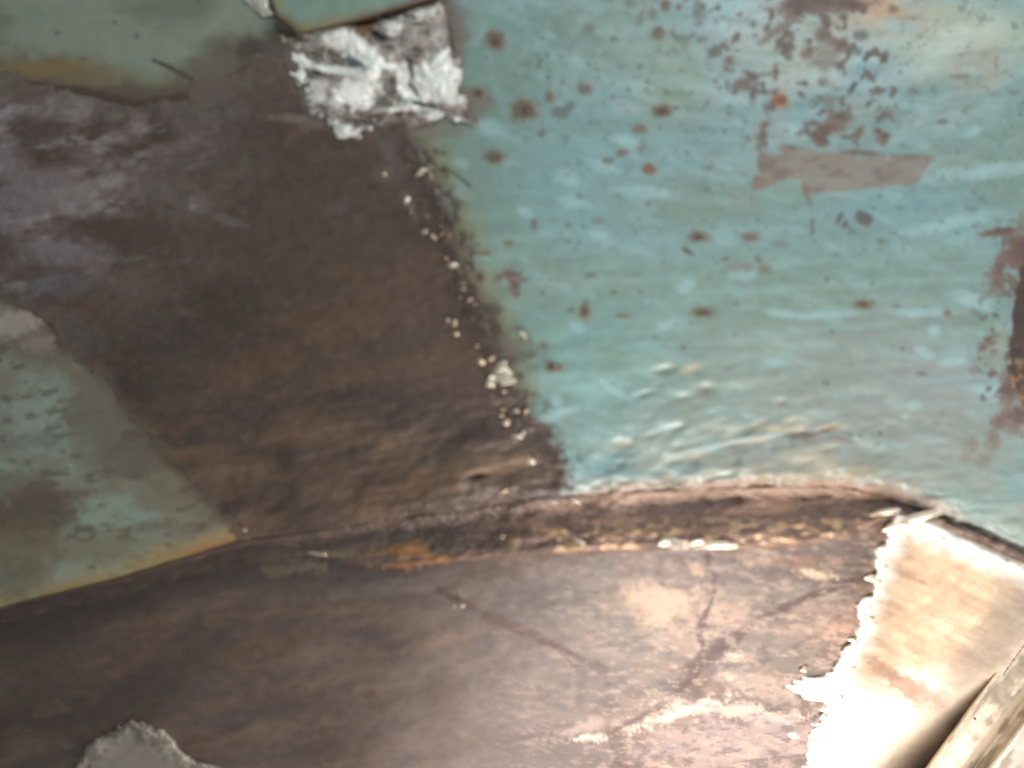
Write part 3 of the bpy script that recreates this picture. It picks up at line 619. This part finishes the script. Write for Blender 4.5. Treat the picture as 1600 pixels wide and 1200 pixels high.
for x, y, rx, ry, an, a in ((1385, 1048, 30, 12, .5, .8), (1420, 1075, 50, 16, .5, .8), (1440, 1085, 40, 24, .6, .5), (1400, 890, 40, 4, .35, .7), (1425, 905, 30, 3, .35, .7), (1450, 840, 40, 14, .3, .3)):
    Rp.spot(x, y, rx, ry, S(142, 112, 94), a, an, .7, .5, seed=int(x), rgh=.6, met=.2)
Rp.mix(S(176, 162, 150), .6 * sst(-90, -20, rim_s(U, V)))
Rp.h += .0014 * (n - .5) + .0010 * (fbm(U, V, 44, 9, 3, 104, ang=.42) - .5)
# thick jagged weld along its left edge
we = sst(48, 8, sd + 14 * jag) * sst(-8, 4, sdn)
Rp.h += .0052 * we * (fbm(U, V, 44, 11, 4, 105, ang=.25))  
Rp.mix(S(238, 232, 220), .9 * we, met=.25, rgh=.34)  # blown-out glare of the weld put into its near-white pigment
Rp.mix(S(90, 76, 66), .8 * we * sst(.70, .78, fbm(U, V, 13, 7, 3, 106, ang=.15)), met=.2, rgh=.6)
Rp.h += .0055 * sst(-3, 9, sdn) - .003
steel = surface_material("scoured_bare_steel", grain=0.14, bump=0.25, scale=900)
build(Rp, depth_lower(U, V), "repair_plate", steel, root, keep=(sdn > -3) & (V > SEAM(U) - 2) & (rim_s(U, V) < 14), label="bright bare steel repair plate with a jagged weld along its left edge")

# --- small bare plate at the bottom left
SPL = [(95, 1230), (118, 1190), (140, 1162), (165, 1140), (188, 1128), (205, 1122), (222, 1128), (250, 1142), (275, 1160), (310, 1182), (345, 1200), (400, 1240), (420, 1330), (80, 1330)]
xs = np.arange(70, 430, 2.0); ys = np.arange(1100, 1340, 2.0)
Sm = Sheet.grid(xs, ys); U, V = Sm.U, Sm.V
sd = sdf(U, V, SPL); sdn = sd + 26 * (fbm(U, V, 30, octv=5, seed=111, gain=.55) - .5)
Sm.col[:] = S(150, 140, 130); Sm.rgh[:] = .5; Sm.met[:] = .35
e = sst(44, 14, sd) * sst(-4, 4, sdn)
Sm.h += .005 * e * fbm(U, V, 26, 14, 4, 112, ang=.5)
Sm.mix(S(186, 176, 162), .6 * e * sst(.45, .65, fbm(U, V, 15, octv=3, seed=113)), rgh=.35, met=.3)
Sm.mix(S(84, 78, 68), .6 * e * sst(.5, .3, fbm(U, V, 13, octv=3, seed=114)))
Sm.h += .005 * sst(-3, 10, sdn) - .003
build(Sm, depth_lower(U, V), "repair_plate", steel, root, keep=(sdn > -3), label="small grey plate with a lumpy welded edge at the bottom left")

# --- shiny weld patch at the top
WP = [(458, 96), (452, 70), (466, 52), (520, 30), (600, 10), (690, -14), (712, 30), (722, 90), (718, 130), (728, 165), (735, 192), (700, 190), (650, 198), (600, 200), (560, 212), (530, 208), (500, 190), (478, 168), (470, 130)]
xs = np.arange(420, 770, 1.5); ys = np.arange(-30, 240, 1.5)
Wp = Sheet.grid(xs, ys); U, V = Wp.U, Wp.V
sd = sdf(U, V, WP); sdn = sd + 52 * (fbm(U, V, 26, octv=5, seed=121, gain=.6) - .5)
Wp.col[:] = S(158, 151, 143); Wp.met[:] = .12; Wp.rgh[:] = .5
wu = U + 34 * (fbm(U, V, 50, octv=3, seed=122) - .5); wvv = V + 34 * (fbm(U, V, 50, octv=3, seed=123) - .5)
n = fbm(wu, wvv, 60, 30, 4, 124, ang=.3)
ridge = 1 - np.abs(2 * fbm(wu, wvv, 50, 22, 3, 125, ang=.2) - 1)
Wp.h += .009 * (n - .5) + .0032 * (ridge - .7) + .003
Wp.mix(S(112, 101, 93), .8 * sst(.50, .34, n))
Wp.mix(S(120, 111, 104), .85 * sst(26, 4, sdn + 22 * (fbm(U, V, 20, octv=4, seed=126) - .5)) * sst(470, 500, U))
Wp.mix(S(190, 186, 176), .75 * sst(.70, .92, ridge) * sst(720, 600, U + V * .3), met=.5, rgh=.4)
for x, y, rx, ry, an, a in ((525, 55, 34, 15, .45, .95), (560, 82, 34, 16, .7, .95), (585, 100, 14, 9, .6, .9), (464, 92, 15, 6, .6, .9), (470, 106, 13, 13, -.6, .9), (487, 142, 17, 15, .6, .75), (545, 112, 46, 5, .12, .85), (575, 117, 18, 6, .1, .85),
                           (560, 142, 34, 17, -.5, .8), (620, 106, 18, 7, -.1, .9), (630, 128, 9, 14, .1, .85), (645, 150, 20, 6, .2, .85), (676, 122, 32, 20, -.1, .95), (690, 95, 9, 16, .5, .9), (712, 130, 9, 16, -.4, .7), (690, 150, 30, 10, .2, .7),
                           (526, 160, 11, 5, .5, .8), (535, 204, 18, 9, .3, .7), (722, 192, 12, 4, .4, .9), (610, 172, 36, 3, -.15, .8), (665, 176, 40, 6, .3, .7), (640, 28, 40, 8, -.35, .5), (612, 45, 8, 8, 0, .7), (440, 183, 22, 6, .1, .4)):
    Wp.spot(x, y, rx * 1.3, ry * 1.3, S(240, 242, 236), 1.0 if a > .75 else a, an, .55, .35, seed=int(x), rgh=.36, met=.08, bump=.0012)
for x, y, rx, ry, an, c, a in ((570, 42, 20, 14, .5, S(112, 88, 60), .9), (592, 58, 8, 15, -.1, S(62, 60, 72), .85), (553, 98, 17, 6, .5, S(84, 90, 104), .85), (505, 86, 26, 9, .35, S(128, 124, 116), .7), (604, 118, 11, 14, 0, S(112, 102, 94), .8),
                               (608, 138, 10, 10, 0, S(84, 74, 68), .8), (641, 108, 5, 22, -.15, S(76, 70, 64), .85), (645, 138, 5, 12, -.6, S(80, 74, 68), .8), (662, 163, 26, 3, .15, S(58, 50, 46), .9), (540, 166, 10, 5, .6, S(70, 62, 54), .8),
                               (490, 116, 12, 9, .4, S(92, 78, 66), .8), (480, 132, 4, 4, 0, S(60, 52, 46), .9), (648, 82, 10, 12, 0, S(92, 82, 76), .7), (662, 50, 12, 7, 0, S(96, 88, 80), .7), (640, 26, 12, 4, .2, S(80, 72, 66), .7), (600, 178, 60, 6, 0, S(120, 98, 84), .7),
                               (560, 190, 30, 6, 0, S(98, 84, 76), .7), (690, 200, 40, 5, 0, S(120, 110, 100), .6), (500, 170, 18, 8, .5, S(116, 106, 96), .6)):
    Wp.spot(x, y, rx, ry, c, a, an, .7, .4, seed=int(x), rgh=.5, met=.25, bump=-.0012)
Wp.h += .0026 * sst(-1, 30, sdn) - .0034
weldm = surface_material("bright_weld_metal", grain=0.10, bump=0.2, scale=380)
build(Wp, depth_upper(U, V), "weld_patch", weldm, root, keep=(sdn > -3), label="silvery lumpy weld patch under the turquoise bracket")

# --- brown slotted strip at the right edge
xs = np.arange(1560, 1760, 2.0); ys = np.arange(400, 640, 2.0)
Rs = Sheet.grid(xs, ys); U, V = Rs.U, Rs.V
RST = [(1590, 410), (1700, 400), (1730, 620), (1640, 640), (1592, 628), (1574, 590), (1576, 530), (1580, 470), (1588, 440)]
sd = sdf(U, V, RST); sdn = sd + 8 * (fbm(U, V, 14, octv=3, seed=131) - .5)
Rs.col[:] = S(72, 60, 56); Rs.rgh[:] = .55
Rs.mix(S(108, 84, 68), .7 * sst(.5, .7, fbm(U, V, 30, octv=4, seed=132)) * sst(500, 560, V))
Rs.mix(S(160, 130, 100), .8 * sst(.6, .7, fbm(U, V, 14, octv=3, seed=133)) * sst(530, 560, V), met=.5, rgh=.35)
Rs.h += .0012 * sst(-1, 8, sdn) - .0006 + .002 * sst(530, 560, V) * (fbm(U, V, 14, octv=3, seed=134) - .5)
build(Rs, depth_upper(U, V), "patch_plate", brown, root, keep=(sdn > -3), label="dark brown strip at the right edge of the paint")

# ------------------------------------------------------------------ bracket, rim, weld drops
def solid(name, verts, faces, mat, parent, pig, rough=.45, metal=0.0, bevel=0.0, label=None, pigf=None):
    me = bpy.data.meshes.new(name); me.from_pydata([tuple(map(float, v)) for v in verts], [], faces); me.update()
    o = bpy.data.objects.new(name, me); sc.collection.objects.link(o); o.parent = parent
    a = me.attributes.new('pigment', 'FLOAT_COLOR', 'POINT')
    for i, v in enumerate(me.vertices):
        c = pigf(v.co) if pigf else pig
        a.data[i].color = (*[float(t) for t in c], 1)
    a = me.attributes.new('metalness', 'FLOAT', 'POINT'); a.data.foreach_set('value', [metal] * len(verts))
    a = me.attributes.new('gloss_loss', 'FLOAT', 'POINT'); a.data.foreach_set('value', [rough] * len(verts))
    me.materials.append(mat)
    if label: o['label'] = label
    return o

# folded tab: a grid face with a thickness, standing a little off the sheet
TAB = [(420, -60), (421, 0), (430, 26), (462, 52), (474, 52), (560, 32), (640, 10), (680, -2), (760, -60)]
xs = np.arange(400, 780, 2.0); ys = np.arange(-70, 70, 2.0)
Tb = Sheet.grid(xs, ys); U, V = Tb.U, Tb.V
sd = sdf(U, V, TAB)
Tb.col[:] = S(126, 150, 138); Tb.rgh[:] = .4
Tb.mix(S(140, 136, 104), .85 * sst(26, 6, sd + 10 * (fbm(U, V, 20, octv=3, seed=141) - .5)) * sst(620, 520, U))
Tb.mix(S(92, 70, 56), .9 * sst(14, 3, sd + 8 * (fbm(U, V, 20, octv=3, seed=142) - .5)) * sst(520, 620, U))
Tb.mix(S(92, 74, 52), .9 * sst(8, 1, sd))
Tb.mix(S(96, 86, 66), .7 * sst(40, 20, np.hypot(U - 440, V - 55)))
Tb.h += .011 + .0 * U - .010 * sst(5, -3, sd) + .0006 * (fbm(U, V, 60, octv=3, seed=143) - .5)
build(Tb, depth_upper(U, V), "bracket", paint, root, keep=(sd > -3.5), label="turquoise bracket tab with a rusty lower edge")
# dark slot and pale weld to the left of the tab
SL = [(396, -40), (420, -40), (424, 6), (434, 28), (428, 40), (414, 20)]
xs = np.arange(370, 450, 2.0); ys = np.arange(-50, 60, 2.0)
Sl = Sheet.grid(xs, ys); U, V = Sl.U, Sl.V
sdd = sdf(U, V, [(372, -40), (410, -40), (420, 0), (428, 22), (410, 24), (392, 10), (380, 0)]) + 8 * (fbm(U, V, 12, octv=3, seed=151) - .5)
Sl.col[:] = S(214, 212, 202); Sl.met[:] = .4; Sl.rgh[:] = .4
Sl.h += .003 * sst(0, 8, sdd) + .004 * fbm(U, V, 16, octv=3, seed=152) - .001
build(Sl, depth_upper(U, V), "weld_bead", weldm, root, keep=(sdd > -2), label="pale weld blob left of the bracket")

# rim: a pressed section running along the lower right edge
ls = np.arange(-420, 560, 3.0)
def strip(name, prof, pig, mat, parent, seed, metal=.35, rough=.45, label=None, lump=.0012, dark=None):
    """prof: list of (offset across in photo pixels, depth in metres relative to the sheet edge)"""
    ss = np.concatenate([np.linspace(prof[i][0], prof[i + 1][0], 8, endpoint=False) for i in range(len(prof) - 1)] + [[prof[-1][0]]])
    tt = np.concatenate([np.linspace(prof[i][1], prof[i + 1][1], 8, endpoint=False) for i in range(len(prof) - 1)] + [[prof[-1][1]]])
    k = np.array([1, 2, 1]) / 4
    for _ in range(2): tt[1:-1] = np.convolve(tt, k, 'valid')
    Lg, Ig = np.meshgrid(ls, np.arange(len(ss)))
    Sg = ss[Ig]; Dg = tt[Ig]
    taper = 1 + .00045 * Lg                          # the section narrows towards the bottom
    Ur = B0[0] + RD[0] * Lg + RP[0] * Sg * taper; Vr = B0[1] + RD[1] * Lg + RP[1] * Sg * taper
    sh = Sheet(Ur.astype(np.float32), Vr.astype(np.float32), tensor=False)
    sh.col[:] = pig; sh.met[:] = metal; sh.rgh[:] = rough
    nn = fbm(Ur, Vr, 40, 12, 4, seed, ang=-.95)
    sh.mix(S(120, 104, 90), .7 * sst(.54, .7, nn), met=.1, rgh=.6)
    sh.mix(S(214, 202, 184), .5 * sst(.48, .3, nn))
    if dark is not None:
        sh.mix(S(92, 80, 72), .8 * sst(dark[0], dark[0] + 4, Sg) * sst(dark[1], dark[1] - 4, Sg), rgh=.6, met=0)
    sh.h += lump * (fbm(Ur, Vr, 14, octv=3, seed=seed + 1) - .5)
    cx = B0[0] + RD[0] * Lg; cy = B0[1] + RD[1] * Lg
    base = .030 * ((cx - 950) / 800) ** 2 + .085
    return build(sh, base + Dg, name, mat, parent, label=label)

rim = strip("rim", [(-2, .055), (0, .0), (3, -.013), (8, -.015), (11, -.010), (14, -.008), (44, -.010), (50, .006), (60, .014), (72, .006), (76, -.004)], S(206, 192, 172), steel, root, 161,
            label="pressed steel rim running along the lower right edge", lump=.0020)
strip("rim_lip", [(75, .012), (77, -.010), (82, -.014), (90, -.012), (150, .0), (230, .03), (300, .10)], S(214, 206, 194), steel, rim, 163, lump=.0006)

# weld drops: a few lumpy shapes shared by all
import bmesh
DROPS = []
for k in range(6):
    bm = bmesh.new(); bmesh.ops.create_icosphere(bm, subdivisions=2, radius=1)
    rr = random.Random(k)
    off = [Vector((rr.uniform(-1, 1), rr.uniform(-1, 1), rr.uniform(-1, 1))).normalized() for _ in range(6)]
    for v in bm.verts:
        d = v.co.normalized(); s = 1.0
        for o in off: s += .22 * max(0, d.dot(o)) ** 4 - .16 * max(0, -d.dot(o)) ** 6
        v.co = d * s * rr.uniform(.7, 1.2)
    for f in bm.faces: f.smooth = True
    me = bpy.data.meshes.new("weld_drop"); bm.to_mesh(me); bm.free()
    a = me.attributes.new('pigment', 'FLOAT_COLOR', 'POINT')
    a.data.foreach_set('color', np.tile(np.append([S(232, 220, 200), S(196, 172, 144), S(150, 124, 100), S(224, 206, 180), S(120, 100, 84), S(210, 190, 164)][k], 1).astype(np.float32), len(me.vertices)))
    a = me.attributes.new('metalness', 'FLOAT', 'POINT'); a.data.foreach_set('value', [.75] * len(me.vertices))
    a = me.attributes.new('gloss_loss', 'FLOAT', 'POINT'); a.data.foreach_set('value', [.36] * len(me.vertices))
    me.materials.append(weldm); DROPS.append(me)

def drop(x, y, rx, ry, ang, depthf, up=.002, flat=.35, name="weld_drop"):
    D = float(depthf(np.array([[x]], np.float32), np.array([[y]], np.float32))[0, 0]) - up
    X, Y, Z = place(x, y, D)
    o = bpy.data.objects.new(name, DROPS[0] if rx > 8 else random.choice(DROPS)); sc.collection.objects.link(o)
    o.parent = root; o.location = (X, Y, Z)
    o.scale = (rx * K, max(min(rx, ry) * K * flat, .0012), ry * K)
    o.rotation_euler = (random.uniform(-.35, .35), ang, random.uniform(-.35, .35))
    return o

for x, y, rx, ry, an in ((600, 272, 5, 5, 0), (657, 268, 10, 6, .3), (662, 272, 6, 3, .3), (636, 312, 4, 7, -.3), (641, 330, 4, 9, -.3), (662, 362, 6, 5, .5), (708, 415, 8, 5, 0), (697, 404, 4, 4, 0), (714, 420, 4, 4, 0),
                         (690, 385, 3, 3, 0), (735, 468, 5, 4, 0), (742, 476, 4, 3, 0), (710, 505, 4, 5, 0), (712, 522, 5, 5, 0), (700, 500, 3, 3, 0), (724, 452, 3, 3, 0), (770, 597, 9, 14, .1), (787, 588, 12, 15, -.4), (780, 574, 12, 7, .3),
                         (798, 596, 10, 6, .3), (788, 612, 5, 4, 0), (790, 661, 7, 6, 0), (784, 650, 4, 3, 0), (805, 642, 6, 4, 0), (823, 642, 8, 3, .1), (810, 682, 9, 4, -.2), (786, 640, 3, 3, 0), (818, 676, 4, 3, 0),
                         (828, 720, 9, 5, .2), (836, 714, 5, 4, 0), (822, 712, 4, 3, 0), (790, 767, 7, 3, 0), (859, 784, 13, 3, -.25), (897, 783, 12, 2.5, 0), (815, 522, 7, 3, 0), (862, 572, 4, 2.5, 0), (868, 573, 3, 2, 0),
                         (752, 566, 5, 4, 0), (745, 540, 4, 3, 0), (768, 560, 6, 4, 0), (716, 440, 3, 3, 0), (680, 372, 3, 3, 0)):
    drop(x, y, rx * random.uniform(.7, 1.25), ry * random.uniform(.6, 1.0), -an + random.uniform(-.6, .6), depth_upper, up=.0014, flat=.25)
mg = [(640, 205), (668, 268), (692, 345), (712, 410), (738, 480), (762, 550), (782, 610), (806, 660), (836, 720)]
for _ in range(22):
    yy = random.uniform(250, 730); xx = float(np.interp(yy, [p[1] for p in mg], [p[0] for p in mg])) - abs(random.gauss(0, 20)) + 4
    drop(xx, yy, random.uniform(1.2, 3.6), random.uniform(1, 2.2), random.uniform(-1, 1), depth_upper, up=.0014, flat=.3)
drop(1432, 809, 42, 6, -.33, depth_lower, up=.006, name="weld_bead"); drop(1384, 800, 22, 4, -.2, depth_lower, up=.006, name="weld_bead"); drop(1400, 822, 20, 6, -.3, depth_lower, up=.006, name="weld_bead")
for x, y, rx, ry, an in ((1052, 849, 22, 7, -.1), (1040, 848, 11, 6, 0), (1088, 847, 12, 4, .2), (1112, 852, 28, 5, .12), (1135, 854, 18, 3, .1), (495, 865, 16, 2, -.1), (505, 863, 8, 2, 0), (383, 828, 3, 3, 0), (785, 838, 3, 3, 0),
                         (722, 947, 5, 2, 0), (710, 948, 3, 2, 0), (905, 846, 10, 2, -.3)):
    drop(x, y, rx, ry, -an, depth_lower, up=.0062)
# the jagged bead at the left of the bright plate
edge_pts = [(1394, 812), (1384, 838), (1374, 866), (1364, 896), (1352, 928), (1343, 958), (1332, 990), (1320, 1026), (1303, 1062), (1288, 1105), (1276, 1142), (1264, 1185), (1250, 1230)]
ex = [p[0] for p in edge_pts]; ey = [p[1] for p in edge_pts]
for y in (826, 858, 884, 905, 944, 968, 1002, 1044, 1090, 1120, 1158):
    x = float(np.interp(y, ey, ex))
    drop(x + random.uniform(4, 22), y, random.uniform(7, 17), random.uniform(3, 6), random.uniform(-.1, .5), depth_lower, up=.0042, flat=.5, name="weld_bead")
drop(1256, 1046, 6, 6, -.8, depth_lower, up=.003, name="weld_bead")
for _ in range(16):
    l = random.uniform(0, 250); s = random.uniform(16, 42)
    x = B0[0] + RD[0] * l + RP[0] * s; y = B0[1] + RD[1] * l + RP[1] * s
    drop(x, y, random.uniform(3, 5), random.uniform(2.5, 4), random.uniform(-1, 1), lambda a, b: .030 * ((a - 950) / 800) ** 2 + .077, up=.0, name="rust_blister").parent = rim
